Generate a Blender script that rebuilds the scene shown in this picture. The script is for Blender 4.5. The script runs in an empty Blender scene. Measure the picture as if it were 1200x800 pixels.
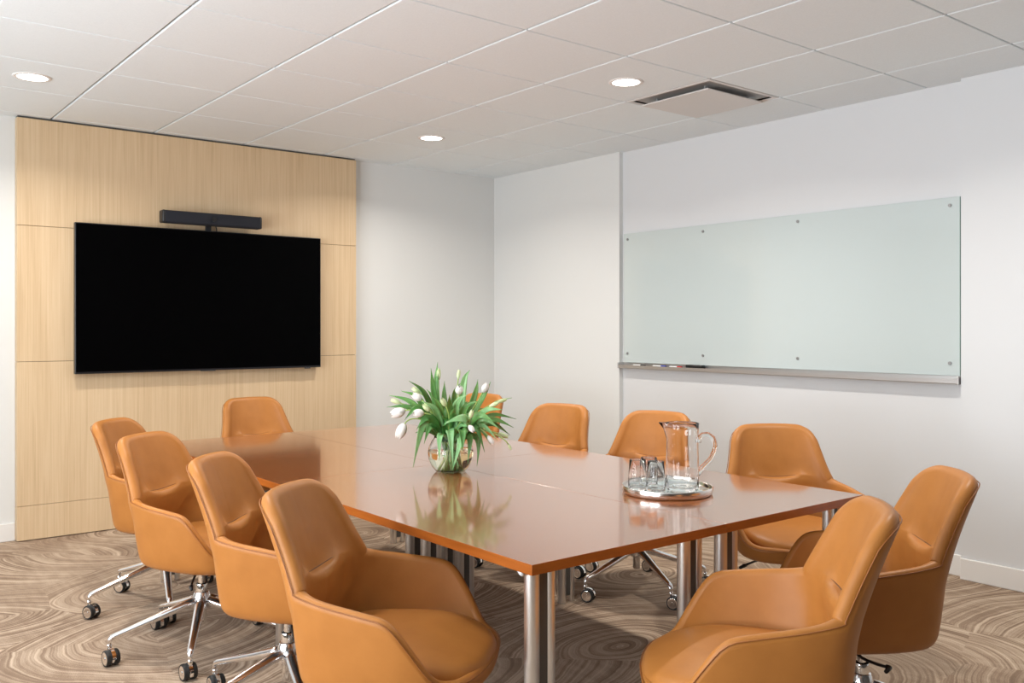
import bpy, bmesh, math, random
from mathutils import Vector, Matrix
random.seed(11)
PI = math.pi
R = math.radians
col = bpy.context.scene.collection
scn = bpy.context.scene

# ------------------------------------------------------------------ materials
def mat(name, color=(.8, .8, .8), rough=.5, metal=0., **kw):
    m = bpy.data.materials.new(name); m.use_nodes = True
    b = m.node_tree.nodes['Principled BSDF']
    b.inputs['Base Color'].default_value = (*color, 1)
    b.inputs['Roughness'].default_value = rough
    b.inputs['Metallic'].default_value = metal
    for k, v in kw.items():
        b.inputs[k.replace('_', ' ')].default_value = v
    return m
class N:
    def __init__(s, m):
        s.nt = m.node_tree; s.b = s.nt.nodes['Principled BSDF']
    def new(s, t, **kw):
        n = s.nt.nodes.new(t)
        for k, v in kw.items():
            if k.startswith('i_'):
                n.inputs[k[2:].replace('_', ' ')].default_value = v
            else: setattr(n, k, v)
        return n
    def link(s, a, b): s.nt.links.new(a, b)
    def ramp(s, src, stops, interp='LINEAR'):
        r = s.new('ShaderNodeValToRGB'); r.color_ramp.interpolation = interp
        el = r.color_ramp.elements
        while len(el) < len(stops): el.new(.5)
        for e, (p, c) in zip(el, stops):
            e.position = p; e.color = (*c, 1)
        s.link(src, r.inputs['Fac']); return r.outputs['Color']
    def coords(s, scale=(1, 1, 1), obj=False, rot=(0, 0, 0)):
        tc = s.new('ShaderNodeTexCoord'); mp = s.new('ShaderNodeMapping')
        mp.inputs['Scale'].default_value = scale; mp.inputs['Rotation'].default_value = rot
        s.link(tc.outputs['Object'], mp.inputs['Vector']); return mp.outputs['Vector']
    def math(s, op, a, b=None):
        n = s.new('ShaderNodeMath', operation=op)
        for i, v in enumerate((a, b)):
            if v is None: continue
            if isinstance(v, (int, float)): n.inputs[i].default_value = v
            else: s.link(v, n.inputs[i])
        return n.outputs[0]
    def bump(s, h, strength=.3, dist=.002):
        b = s.new('ShaderNodeBump'); b.inputs['Strength'].default_value = strength
        b.inputs['Distance'].default_value = dist
        s.link(h, b.inputs['Height']); s.link(b.outputs['Normal'], s.b.inputs['Normal'])

def leather():
    m = mat('tan_leather', (.50, .20, .045), .45); n = N(m)
    v = n.coords()
    t = n.new('ShaderNodeTexNoise', i_Scale=14., i_Detail=3.); n.link(v, t.inputs['Vector'])
    n.link(n.ramp(t.outputs['Fac'], [(.3, (.405, .155, .033)), (.7, (.45, .178, .040))]), n.b.inputs['Base Color'])
    vo = n.new('ShaderNodeTexVoronoi', i_Scale=420.); n.link(v, vo.inputs['Vector'])
    n.bump(vo.outputs['Distance'], .10, .0006)
    n.b.inputs['Specular IOR Level'].default_value = .32
    return m
def oak():
    m = mat('light_oak', (.7, .5, .3), .5); n = N(m)
    v = n.coords((1, 1, .035))
    t = n.new('ShaderNodeTexNoise', i_Scale=38., i_Detail=6., i_Roughness=.62, i_Distortion=.5); n.link(v, t.inputs['Vector'])
    v2 = n.coords((1, 1, .012))
    t2 = n.new('ShaderNodeTexNoise', i_Scale=150., i_Detail=4.); n.link(v2, t2.inputs['Vector'])
    v3 = n.coords((1, 1, .1))
    t3 = n.new('ShaderNodeTexNoise', i_Scale=4., i_Detail=2.); n.link(v3, t3.inputs['Vector'])
    a = n.math('ADD', n.math('MULTIPLY', t.outputs['Fac'], .45), n.math('MULTIPLY', t2.outputs['Fac'], .35))
    a = n.math('ADD', a, n.math('MULTIPLY', t3.outputs['Fac'], .2))
    c = n.ramp(a, [(.36, (.57, .405, .235)), (.5, (.655, .485, .30)), (.64, (.71, .545, .355))])
    n.link(c, n.b.inputs['Base Color']); n.bump(t2.outputs['Fac'], .12, .001)
    return m
def table_wood():
    m = mat('cherry_veneer', (.3, .1, .03), .22); n = N(m)
    v = n.coords((1, .05, 1))
    t = n.new('ShaderNodeTexNoise', i_Scale=60., i_Detail=6., i_Roughness=.6, i_Distortion=.3); n.link(v, t.inputs['Vector'])
    c = n.ramp(t.outputs['Fac'], [(.25, (.26, .080, .023)), (.5, (.325, .104, .031)), (.75, (.38, .128, .04))])
    n.link(c, n.b.inputs['Base Color'])
    n.b.inputs['Coat Weight'].default_value = 1.; n.b.inputs['Coat Roughness'].default_value = .085
    n.b.inputs['Coat IOR'].default_value = 1.58
    n.b.inputs['Specular IOR Level'].default_value = .5
    return m
def edge_wood():
    m = mat('cherry_edge', (.3, .1, .03), .3); n = N(m)
    t = n.new('ShaderNodeTexNoise', i_Scale=90., i_Detail=4.); n.link(n.coords((.06, .06, 1)), t.inputs['Vector'])
    n.link(n.ramp(t.outputs['Fac'], [(.3, (.26, .066, .009)), (.7, (.36, .098, .014))]), n.b.inputs['Base Color'])
    return m
def carpet():
    m = mat('carpet', (.3, .25, .2), .95); n = N(m)
    n.b.inputs['Specular IOR Level'].default_value = .1
    v = n.coords()
    # gentle warping so that the ring arcs wander like wood growth rings
    w = n.new('ShaderNodeTexNoise', i_Scale=1.6, i_Detail=2.); n.link(v, w.inputs['Vector'])
    sub = n.new('ShaderNodeVectorMath', operation='SUBTRACT'); n.link(w.outputs['Color'], sub.inputs[0]); sub.inputs[1].default_value = (.5, .5, .5)
    sc = n.new('ShaderNodeVectorMath', operation='SCALE'); n.link(sub.outputs[0], sc.inputs[0]); sc.inputs['Scale'].default_value = .15
    ad = n.new('ShaderNodeVectorMath', operation='ADD'); n.link(v, ad.inputs[0]); n.link(sc.outputs[0], ad.inputs[1])
    mp = n.new('ShaderNodeMapping'); mp.inputs['Scale'].default_value = (.8, 1.15, 1); mp.inputs['Rotation'].default_value = (0, 0, R(20))
    n.link(ad.outputs[0], mp.inputs['Vector'])
    vo = n.new('ShaderNodeTexVoronoi', i_Scale=1.75, i_Randomness=.95); vo.voronoi_dimensions = '2D'
    n.link(mp.outputs['Vector'], vo.inputs['Vector'])
    wn = n.new('ShaderNodeTexNoise', i_Scale=7., i_Detail=3.); n.link(v, wn.inputs['Vector'])
    # each patch fans out from a point off its own centre, so it shows arcs and not whole rings
    def vm(op, a, b=None, const=None, scale=None):
        q = n.new('ShaderNodeVectorMath', operation=op); n.link(a, q.inputs[0])
        if b is not None: n.link(b, q.inputs[1])
        if const is not None: q.inputs[1].default_value = const
        if scale is not None: q.inputs['Scale'].default_value = scale
        return q.outputs['Value'] if op == 'LENGTH' else q.outputs[0]
    offv = vm('SCALE', vm('SUBTRACT', vo.outputs['Color'], const=(.5, .5, .5)), scale=.95)
    rel = vm('SUBTRACT', vm('SUBTRACT', mp.outputs['Vector'], vo.outputs['Position']), offv)
    dist = vm('LENGTH', vm('MULTIPLY', rel, const=(1.75, 1.75, 0)))
    d = n.math('ADD', dist, n.math('MULTIPLY', wn.outputs['Fac'], .035))
    sep = n.new('ShaderNodeSeparateColor'); n.link(vo.outputs['Color'], sep.inputs[0])
    def band(freq, off, detail):
        t = n.new('ShaderNodeTexNoise', i_Scale=1., i_Detail=detail, i_Roughness=.6); t.noise_dimensions = '1D'
        n.link(n.math('ADD', n.math('MULTIPLY', d, freq), n.math('MULTIPLY', sep.outputs[0], 60.+off)), t.inputs['W'])
        return n.math('SUBTRACT', t.outputs['Fac'], .5)
    am = n.new('ShaderNodeTexNoise', i_Scale=1.3, i_Detail=2.); n.link(v, am.inputs['Vector'])
    amp = n.math('ADD', n.math('MULTIPLY', n.math('SUBTRACT', am.outputs['Fac'], .35), 2.2), .5)
    big = n.math('MULTIPLY', n.math('MULTIPLY', band(13., 0., 0.), .9), amp)
    fine = n.math('MULTIPLY', n.math('MULTIPLY', band(42., 31., 1.), 1.5), amp)
    ns = n.new('ShaderNodeTexNoise', i_Scale=2.2, i_Detail=2.); n.link(v, ns.inputs['Vector'])
    patch = n.math('MULTIPLY', n.math('SUBTRACT', ns.outputs['Fac'], .5), .8)
    fi = n.new('ShaderNodeTexNoise', i_Scale=260., i_Detail=2.); n.link(v, fi.inputs['Vector'])
    fib = n.math('MULTIPLY', n.math('SUBTRACT', fi.outputs['Fac'], .5), .8)
    st = n.new('ShaderNodeTexNoise', i_Scale=26., i_Detail=3.); n.link(n.coords((1, .25, 1)), st.inputs['Vector'])
    stf = n.math('MULTIPLY', n.math('SUBTRACT', st.outputs['Fac'], .5), .5)
    tot = n.math('ADD', n.math('ADD', n.math('ADD', big, fine), n.math('ADD', patch, fib)), n.math('ADD', stf, .5))
    n.link(n.ramp(tot, [(.02, (.225, .155, .110)), (.40, (.315, .228, .163)), (.62, (.43, .328, .242)), (1., (.58, .46, .35))]), n.b.inputs['Base Color'])
    n.bump(n.math('ADD', tot, n.math('MULTIPLY', fi.outputs['Fac'], 2.)), .5, .002)
    return m
def paint(name, c, rough=.6, bump=.08):
    m = mat(name, c, rough); n = N(m)
    t = n.new('ShaderNodeTexNoise', i_Scale=220., i_Detail=3.); n.link(n.coords(), t.inputs['Vector'])
    n.bump(t.outputs['Fac'], bump, .0008)
    return m
def tile_mat():
    m = mat('ceiling_tile', (.77, .755, .745), .9); n = N(m)
    t = n.new('ShaderNodeTexNoise', i_Scale=160., i_Detail=4.); n.link(n.coords(), t.inputs['Vector'])
    n.link(n.ramp(t.outputs['Fac'], [(.3, (.79, .85, .88)), (.7, (.83, .89, .92))]), n.b.inputs['Base Color'])
    n.bump(t.outputs['Fac'], .25, .001)
    return m
def glass(name, color=(1, 1, 1), ior=1.45, rough=0.):
    m = mat(name, color, rough); b = m.node_tree.nodes['Principled BSDF']
    b.inputs['Transmission Weight'].default_value = 1; b.inputs['IOR'].default_value = ior
    return m
def emit(name, c, s):
    m = mat(name, c, .5); b = m.node_tree.nodes['Principled BSDF']
    b.inputs['Emission Color'].default_value = (*c, 1); b.inputs['Emission Strength'].default_value = s
    return m
def leaf_mat(name, c1, c2):
    m = mat(name, c1, .42); n = N(m)
    t = n.new('ShaderNodeTexNoise', i_Scale=30., i_Detail=2.); n.link(n.coords(), t.inputs['Vector'])
    n.link(n.ramp(t.outputs['Fac'], [(.3, c1), (.7, c2)]), n.b.inputs['Base Color'])
    n.b.inputs['Subsurface Weight'].default_value = .08
    return m

M = dict(
    leather=leather(), oak=oak(), wood=table_wood(), edge=edge_wood(), carpet=carpet(),
    wall=paint('wall_white', (.73, .74, .73)), wallb=paint('wall_white_board', (.685, .70, .715), .45, .03),
    base=paint('baseboard_white', (.80, .79, .77), .4), tile=tile_mat(), tbar=mat('grid_bar', (.42, .40, .385), .5),  # tbar is darkened to deepen the shade in the tile gaps
    chrome=mat('polished_aluminium', (.88, .88, .89), .2, 1.), chrome2=mat('chrome', (.9, .9, .9), .05, 1.),
    alu=mat('satin_aluminium', (.80, .79, .78), .36, 1.), tray_alu=mat('anodised_aluminium', (.55, .54, .53), .38, .9),
    black=mat('black_plastic', (.012, .012, .013), .38), rubber=mat('black_rubber', (.01, .01, .01), .6),
    dark=mat('dark_channel', (.085, .08, .072), .45), darkm=mat('dark_metal', (.08, .08, .085), .4, .6),
    screen=mat('screen_black', (.001, .001, .0012), .35, Specular_IOR_Level=.02), bezel=mat('bezel_black', (.008, .009, .012), .3),
    cloth=mat('speaker_cloth', (.012, .014, .022), .85), seam=mat('leather_seam', (.30, .10, .018), .5), fold=mat('crease_shade', (.13, .042, .008), .6),  # fold: dark brown standing in for shade in the back crease
    bolt=mat('bolt_steel', (.30, .30, .30), .5, .5), board=mat('white_glass_board', (.545, .615, .615), .10, Coat_Weight=.25, Coat_Roughness=.03),
    boardedge=mat('glass_board_edge', (.20, .33, .29), .15),
    glass=glass('clear_glass'), tumbler=glass('tumbler_glass', (1, 1, 1), 1.34), water=glass('stem_water', (.95, .985, .82), 1.33),
    mirror=mat('tray_mirror', (.86, .93, .92), .05, 1.), silver=mat('tray_silver', (.80, .76, .72), .16, 1.),
    white=mat('white_plastic', (.8, .8, .8), .4), lamp=emit('lamp_lens', (1, .965, .92), 14.),
    trimw=mat('lamp_trim', (.78, .76, .74), .45), vent=mat('vent_white', (.70, .68, .665), .5), ventin=mat('vent_metal', (.45, .46, .46), .4, .5),
    leafa=leaf_mat('tulip_leaf', (.07, .235, .055), (.13, .34, .09)), leafb=leaf_mat('tulip_leaf_pale', (.16, .38, .14), (.24, .47, .20)),
    leafc=leaf_mat('tulip_leaf_deep', (.035, .15, .03), (.07, .23, .045)), stem=leaf_mat('tulip_stem', (.26, .42, .10), (.40, .55, .17)),
    petal=leaf_mat('tulip_petal', (.85, .82, .77), (.80, .76, .70)), bud=leaf_mat('tulip_bud', (.56, .68, .30), (.76, .80, .52)),
    taupewall=paint('wall_taupe', (.33, .30, .27), .6), darkwall=paint('wall_walnut_brown', (.075, .060, .050), .6), red=mat('marker_red', (.5, .02, .02), .4), blue=mat('marker_blue', (.03, .05, .4), .4), frame=mat('window_frame', (.3, .3, .31), .4, .3),
)

# ------------------------------------------------------------------ helpers
def link(me, name, m, parent=None, smooth=True):
    o = bpy.data.objects.new(name, me); col.objects.link(o)
    for x in (m if isinstance(m, (list, tuple)) else [m]): me.materials.append(x)
    if smooth:
        for p in me.polygons: p.use_smooth = True
    if parent: o.parent = parent
    return o
def from_bm(bm, name, m, parent=None, smooth=False, autosmooth=None):
    bmesh.ops.recalc_face_normals(bm, faces=bm.faces)
    me = bpy.data.meshes.new(name); bm.to_mesh(me); bm.free()
    if autosmooth is not None:
        me.polygons.foreach_set('use_smooth', [True]*len(me.polygons))
        me.set_sharp_from_angle(angle=R(autosmooth))
        return link(me, name, m, parent, False)
    return link(me, name, m, parent, smooth)
def box(bm, x0, x1, y0, y1, z0, z1, bev=0., seg=2, mi=0):
    vs = [bm.verts.new((x, y, z)) for x in (x0, x1) for y in (y0, y1) for z in (z0, z1)]
    fs = [bm.faces.new([vs[i] for i in q]) for q in ((0, 1, 3, 2), (4, 6, 7, 5), (0, 4, 5, 1), (2, 3, 7, 6), (0, 2, 6, 4), (1, 5, 7, 3))]
    for f_ in fs: f_.material_index = mi
    if bev:
        es = list({e for f_ in fs for e in f_.edges})
        r = bmesh.ops.bevel(bm, geom=es, offset=bev, segments=seg, affect='EDGES', profile=.5)
        for f_ in r['faces']: f_.material_index = mi
    return fs
def lathe(bm, prof, seg=32, c=(0, 0, 0), mi=0, mtx=None):
    """prof: list of (r,z). r==0 makes a pole."""
    rings = []
    for r, z in prof:
        if r < 1e-6: rings.append([bm.verts.new((c[0], c[1], c[2]+z))])
        else: rings.append([bm.verts.new((c[0]+r*math.cos(2*PI*k/seg), c[1]+r*math.sin(2*PI*k/seg), c[2]+z)) for k in range(seg)])
    for a, b in zip(rings, rings[1:]):
        for k in range(seg):
            q = [a[k % len(a)], a[(k+1) % len(a)], b[(k+1) % len(b)], b[k % len(b)]]
            u = []
            for x in q:
                if x not in u: u.append(x)
            if len(u) > 2:
                f_ = bm.faces.new(u); f_.material_index = mi
    if mtx is not None:
        for rg in rings:
            for v in rg: v.co = mtx @ v.co
def tube(bm, pts, rad, seg=12, mi=0, caps=True, flat=1.):
    pts = [Vector(p) for p in pts]
    if not hasattr(rad, '__len__'): rad = [rad]*len(pts)
    rings = []; up = Vector((0, 0, 1)); prev = None
    for i, p in enumerate(pts):
        t = (pts[min(i+1, len(pts)-1)]-pts[max(i-1, 0)]).normalized()
        if prev is None:
            a = up if abs(t.dot(up)) < .9 else Vector((1, 0, 0))
            x = t.cross(a).normalized()
        else: x = (prev - t*prev.dot(t)).normalized()
        y = t.cross(x); prev = x
        rings.append([bm.verts.new(p + x*rad[i]*math.cos(2*PI*k/seg)+y*rad[i]*flat*math.sin(2*PI*k/seg)) for k in range(seg)])
    for a, b in zip(rings, rings[1:]):
        for k in range(seg):
            f_ = bm.faces.new([a[k], a[(k+1) % seg], b[(k+1) % seg], b[k]]); f_.material_index = mi
    if caps:
        for rg in (rings[0], rings[-1]):
            f_ = bm.faces.new(rg); f_.material_index = mi
def bez(p0, p1, p2, p3, n=12):
    p0, p1, p2, p3 = map(Vector, (p0, p1, p2, p3))
    return [(1-t)**3*p0+3*(1-t)**2*t*p1+3*(1-t)*t*t*p2+t**3*p3 for t in [i/n for i in range(n+1)]]
def empty(name, loc=(0, 0, 0), rz=0.):
    o = bpy.data.objects.new(name, None); col.objects.link(o)
    o.location = loc; o.rotation_euler = (0, 0, rz); o.empty_display_size = .1
    return o
def tag(o, label=None, cat=None, group=None, kind=None):
    if label: o['label'] = label
    if cat: o['category'] = cat
    if group: o['group'] = group
    if kind: o['kind'] = kind
    return o
def copy_tree(o, parent=None):
    c = o.copy(); col.objects.link(c)
    if parent: c.parent = parent
    for ch in [x for x in bpy.data.objects if x.parent == o]: copy_tree(ch, c)
    return c
def baked_subsurf(o, lv):
    md = o.modifiers.new('s', 'SUBSURF'); md.levels = lv; md.render_levels = lv
    dg = bpy.context.evaluated_depsgraph_get(); me = bpy.data.meshes.new_from_object(o.evaluated_get(dg))
    o.modifiers.clear(); o.data = me
    for p in me.polygons: p.use_smooth = True

# ------------------------------------------------------------------ room
ZC = 2.559; XL, YB = -1.9, -2.7; YT = 6.15
XA, XM, XR = 4.70, 4.737, 4.685            # right wall: far section, recessed section, near section
YA, YR = 4.655, 2.195                      # y where the sections meet
bm = bmesh.new(); box(bm, XL-.1, 5.0, YB-.1, YT+.1, -.05, 0)
tag(from_bm(bm, 'floor', M['carpet']), kind='structure')
bm = bmesh.new(); box(bm, XL-.1, 5.0, YT, YT+.12, 0, ZC+.1)
tag(from_bm(bm, 'wall_back', M['wall']), kind='structure')
bm = bmesh.new()
box(bm, XA, 5.0, YA, YT, 0, ZC+.1); box(bm, XM, 5.0, YR, YA, 0, ZC+.1, mi=1); box(bm, XR, 5.0, YB, YR, 0, ZC+.1, mi=1)
tag(from_bm(bm, 'wall_right', [M['wall'], M['wallb']]), kind='structure')
# walls behind the camera, each with a tall run of windows
def window_wall(name, horizontal, fixed, a0, a1, wins, outward):
    bm = bmesh.new()
    def seg(u0, u1, z0, z1):
        lo, hi = sorted((fixed, fixed+outward*.14))
        if horizontal: box(bm, u0, u1, lo, hi, z0, z1)
        else: box(bm, lo, hi, u0, u1, z0, z1)
    u = a0
    for w0, w1, z0, z1 in wins:
        seg(u, w0, 0, ZC+.1); seg(w0, w1, 0, z0); seg(w0, w1, z1, ZC+.1); u = w1
    seg(u, a1, 0, ZC+.1)
    tag(from_bm(bm, name, M['wall'] if name == 'x' else M['darkwall' if horizontal else 'taupewall']), kind='structure')
WB = []; WL = [(.35, 2.15, .5, 2.4), (2.5, 4.3, .5, 2.4)]
window_wall('wall_front', True, YB, XL-.14, 5.0, WB, -1)
window_wall('wall_left', False, XL, YB, YT, WL, -1)
gm = bpy.data.materials.new('window_glass'); gm.use_nodes = True
nt = gm.node_tree; nt.nodes.clear()
o_ = nt.nodes.new('ShaderNodeOutputMaterial'); mx = nt.nodes.new('ShaderNodeMixShader'); tr = nt.nodes.new('ShaderNodeBsdfTransparent'); gl = nt.nodes.new('ShaderNodeBsdfGlossy')
gl.inputs['Roughness'].default_value = .02; mx.inputs[0].default_value = .06
nt.links.new(tr.outputs[0], mx.inputs[1]); nt.links.new(gl.outputs[0], mx.inputs[2]); nt.links.new(mx.outputs[0], o_.inputs[0])
wi = 0
for horiz, fixed, wins in ((True, YB, WB), (False, XL, WL)):
    for u0, u1, z0, z1 in wins:
        wi += 1; bm = bmesh.new(); g = bmesh.new()
        def fb(b, a, c, d0, d1, e, f_):
            if horiz: box(b, a, c, fixed-d1, fixed-d0, e, f_)
            else: box(b, fixed-d1, fixed-d0, a, c, e, f_)
        t = .05
        fb(bm, u0, u1, .04, .10, z0, z0+t); fb(bm, u0, u1, .04, .10, z1-t, z1)
        fb(bm, u0, u0+t, .04, .10, z0+t, z1-t); fb(bm, u1-t, u1, .04, .10, z0+t, z1-t)
        um = (u0+u1)/2; fb(bm, um-.02, um+.02, .04, .10, z0+t, z1-t)
        wo = from_bm(bm, 'window_%d' % wi, M['frame']); tag(wo, kind='structure')
        fb(g, u0+t, um-.02, .068, .074, z0+t, z1-t); fb(g, um+.02, u1-t, .068, .074, z0+t, z1-t)
        from_bm(g, 'pane', gm, wo)
# baseboards
def baseboard(name, boxes):
    bm = bmesh.new()
    for b in boxes: box(bm, *b, bev=.003, seg=1)
    tag(from_bm(bm, name, M['base']), kind='structure')
BH = .108
baseboard('baseboard_back', [(XL, 1.055, YT-.014, YT, 0, BH), (3.335, XA, YT-.014, YT, 0, BH)])
baseboard('baseboard_right', [(XA-.014, XA, YA-.014, YT-.014, 0, BH), (XM-.014, XM, YR, YA, 0, BH), (XR-.014, XR, YB, YR+.0, 0, BH)])
# ceiling: tegular tiles hung in a slim grid
PX, PY = .6096, .6058; X0, Y0 = 1.244, 1.789
bm = bmesh.new()
box(bm, XL-.14, 5.0, YB-.14, YT+.12, ZC+.012, ZC+.10, mi=1)
i0 = int((XL-X0)//PX); j0 = int((YB-Y0)//PY)
for i in range(i0, 8):
    for j in range(j0, 10):
        x0, x1 = X0+i*PX+.006, X0+(i+1)*PX-.006; y0, y1 = Y0+j*PY+.004, Y0+(j+1)*PY-.004
        if abs(x0-3.688) < .05 and abs(y0-3.005) < .05: continue      # the air vent sits in this cell
        x0 = max(x0, XL-.1); x1 = min(x1, 4.95); y0 = max(y0, YB-.1); y1 = min(y1, YT+.05)
        if x1-x0 < .03 or y1-y0 < .03: continue
        box(bm, x0, x1, y0, y1, ZC, ZC+.014, bev=.004, seg=2)
tag(from_bm(bm, 'ceiling', [M['tile'], M['tbar']]), kind='structure')
# dark shadow gap trim over the oak wall
# ------------------------------------------------------------------ oak wall panelling
root = tag(empty('wood_wall_panel', (2.19, 6.08, 0)), 'full-height light oak veneer wall panel behind the television', 'wall panel')
zs = [0.004, .211, 1.079, 1.90, ZC-.012]
for a, b in zip(zs, zs[1:]):
    bm = bmesh.new(); box(bm, 1.055-2.19, 3.335-2.19, 0, .066, a+.0012, b-.0012, bev=.0015, seg=1)
    from_bm(bm, 'panel_board', M['oak'], root)
bm = bmesh.new(); box(bm, 1.06-2.19, 3.33-2.19, .012, .069, 0.002, ZC-.001)
from_bm(bm, 'backing_board', M['dark'], root)

# ------------------------------------------------------------------ television and video bar
def on_y(px, py, Y):  pass
TX, TZ = 2.187, 1.466
tv = tag(empty('television', (TX, 6.02, TZ)), 'large flat black television mounted on the oak wall panel', 'television')
bm = bmesh.new(); box(bm, -.826, .826, 0, .035, -.468, .468, bev=.004); box(bm, -.5, .5, .034, .052, -.3, .25, bev=.006)
from_bm(bm, 'housing', M['bezel'], tv)
bm = bmesh.new(); box(bm, -.820, .820, -.0012, .002, -.455, .462); from_bm(bm, 'screen', M['screen'], tv)
bm = bmesh.new(); box(bm, -.05, .05, -.002, .01, -.4725, -.466, bev=.002); from_bm(bm, 'sensor_bar', M['darkm'], tv)
bm = bmesh.new(); box(bm, .70, .745, -.001, .008, -.476, -.466, bev=.002); from_bm(bm, 'remote_sensor', M['darkm'], tv)
bm = bmesh.new(); box(bm, -.25, .25, .052, .059, -.2, .2); box(bm, -.2, -.15, .05, .0598, -.3, .3); box(bm, .15, .2, .05, .0598, -.3, .3)
from_bm(bm, 'wall_mount', M['darkm'], tv)
vb = tag(empty('video_bar', (2.203, 6.0, 2.005)), 'slim black conference camera soundbar mounted just above the television', 'soundbar')
bm = bmesh.new()
prof = [(0, 0), (.026, .0), (.034, .004), (.037, .012)]
mtx = Matrix.Rotation(PI/2, 4, 'Y')
box(bm, -.334, .334, -.045, .03, -.041, .041, bev=.016, seg=4); from_bm(bm, 'body', M['cloth'], vb, autosmooth=50)
for s in (-1, 1):
    bm = bmesh.new(); box(bm, s*.325-.012, s*.325+.012, -.046, .031, -.042, .042, bev=.011, seg=3); from_bm(bm, 'end_cap', M['black'], vb, autosmooth=50)
bm = bmesh.new(); lathe(bm, [(0, 0), (.014, 0), (.016, .003), (.016, .006), (0, .006)], 20, mtx=Matrix.Translation((0, -.045, 0)) @ Matrix.Rotation(PI/2, 4, 'X')); from_bm(bm, 'camera_lens', M['black'], vb, autosmooth=40)
bm = bmesh.new(); box(bm, -.028, .010, .032, .05, -.16, .03, bev=.003); box(bm, -.045, .03, .026, .036, -.02, .02); from_bm(bm, 'mount_bracket', M['bezel'], vb)
bm = bmesh.new(); tube(bm, bez((.02, .03, -.02), (.05, .04, -.03), (.06, .05, -.07), (.045, .06, -.11)), .004, 8); from_bm(bm, 'cable', M['black'], vb, smooth=True)

# ------------------------------------------------------------------ glass board, tray, markers
BX = XM-.022
gb = tag(empty('glass_whiteboard', (BX, 3.42, 1.5)), 'pale green frosted glass whiteboard on the right wall', 'whiteboard')
bm = bmesh.new(); box(bm, 0, .006, -1.205, 1.207, -.465, .462, bev=.001, seg=1); from_bm(bm, 'glass_panel', M['board'], gb)
bm = bmesh.new(); box(bm, .0005, .0055, -1.2065, -1.2045, -.464, .461); from_bm(bm, 'panel_edge', M['boardedge'], gb)
for yy in (1.165, .475, -.245, -1.155):
    for zz in (.42, -.40):
        bm = bmesh.new(); lathe(bm, [(0, 0), (.008, 0), (.009, .002), (.009, .006), (0, .0065)], 16, mtx=Matrix.Translation((0, yy, zz)) @ Matrix.Rotation(-PI/2, 4, 'Y'))
        lathe(bm, [(.008, 0), (.008, .015), (0, .015)], 12, mtx=Matrix.Translation((.0225-.001, yy, zz)) @ Matrix.Rotation(-PI/2, 4, 'Y'))
        from_bm(bm, 'standoff', M['bolt'], gb, autosmooth=40)
tr_ = tag(empty('marker_tray', (XM, 3.40, 1.0)), 'long brushed metal marker tray along the bottom of the whiteboard', 'tray')
bm = bmesh.new()
pr = [(0, .034), (-.008, .034), (-.010, .006), (-.060, .006), (-.064, .018), (-.068, .018), (-.068, -.002), (-.064, -.006), (0, -.006)]
vs = [[bm.verts.new((x, y, z)) for x, z in pr] for y in (-1.19, 1.235)]
for k in range(len(pr)):
    bm.faces.new([vs[0][k], vs[0][(k+1) % len(pr)], vs[1][(k+1) % len(pr)], vs[1][k]])
bm.faces.new(vs[0]); bm.faces.new(vs[1])
from_bm(bm, 'channel', M['tray_alu'], tr_)
for s in (-1.195, 1.24):
    bm = bmesh.new(); box(bm, -.069, 0, s-.005, s+.005, -.008, .034, bev=.002); from_bm(bm, 'end_cap', M['tray_alu'], tr_)
def marker(y, capmat, label, rz=0):
    t = tag(empty('dry_erase_marker', (XM-.036, y, 1.0155), rz), label, 'marker')
    q = Matrix.Rotation(PI/2, 4, 'X')
    bm = bmesh.new(); lathe(bm, [(0, -.045), (.0075, -.045), (.0085, -.04), (.0085, .03), (0, .03)], 14, mtx=q); from_bm(bm, 'barrel', M['white'], t, autosmooth=40)
    bm = bmesh.new(); lathe(bm, [(0, .028), (.0092, .028), (.0092, .062), (.0075, .068), (0, .068)], 14, mtx=q); from_bm(bm, 'cap', capmat, t, autosmooth=40)
marker(4.47, M['black'], 'white marker with black cap at the far end of the marker tray')
marker(4.28, M['blue'], 'white marker with blue cap on the marker tray', .05)
marker(4.13, M['red'], 'white marker with red cap on the marker tray, nearer the eraser', -.04)
er = tag(empty('board_eraser', (XM-.036, 3.95, 1.007)), 'black felt eraser lying on the marker tray', 'eraser')
bm = bmesh.new(); box(bm, -.022, .022, -.068, .068, .012, .030, bev=.006, seg=3); from_bm(bm, 'grip', M['black'], er, autosmooth=50)
bm = bmesh.new(); box(bm, -.021, .021, -.066, .066, 0, .012, bev=.002); from_bm(bm, 'felt_pad', M['cloth'], er)

# ------------------------------------------------------------------ ceiling lamps and air vent
LAMPS = [((.957, 5.12), 'round recessed ceiling light above the left end of the oak wall'),
         ((3.388, 3.307), 'round recessed ceiling light beside the square air vent'),
         ((3.363, 5.095), 'round recessed ceiling light near the far corner of the room'),
         ((.957, 3.3), 'round recessed ceiling light over the left row of chairs'),
         ((3.388, 1.5), 'round recessed ceiling light over the near right chairs')]
def make_lamp():
    r = empty('recessed_light')
    bm = bmesh.new(); lathe(bm, [(.070, .004), (.072, -.004), (.088, -.003), (.090, .0), (.090, .004)], 40); from_bm(bm, 'trim_ring', M['trimw'], r, smooth=True)
    bm = bmesh.new(); lathe(bm, [(0, -.0015), (.0715, -.0015), (.0715, .002), (0, .002)], 40); from_bm(bm, 'diffuser', M['lamp'], r)
    return r
l0 = make_lamp()
for k, ((x, y), lab) in enumerate(LAMPS):
    o = l0 if k == 0 else copy_tree(l0)
    o.location = (x, y, ZC-.001); tag(o, lab, 'ceiling light', 'recessed ceiling lights')
vx, vy = X0+4.5*PX, Y0+2.5*PY
av = tag(empty('air_vent', (vx, vy, ZC)), 'square white ceiling air diffuser with dark slot around its centre plate', 'air vent')
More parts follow.
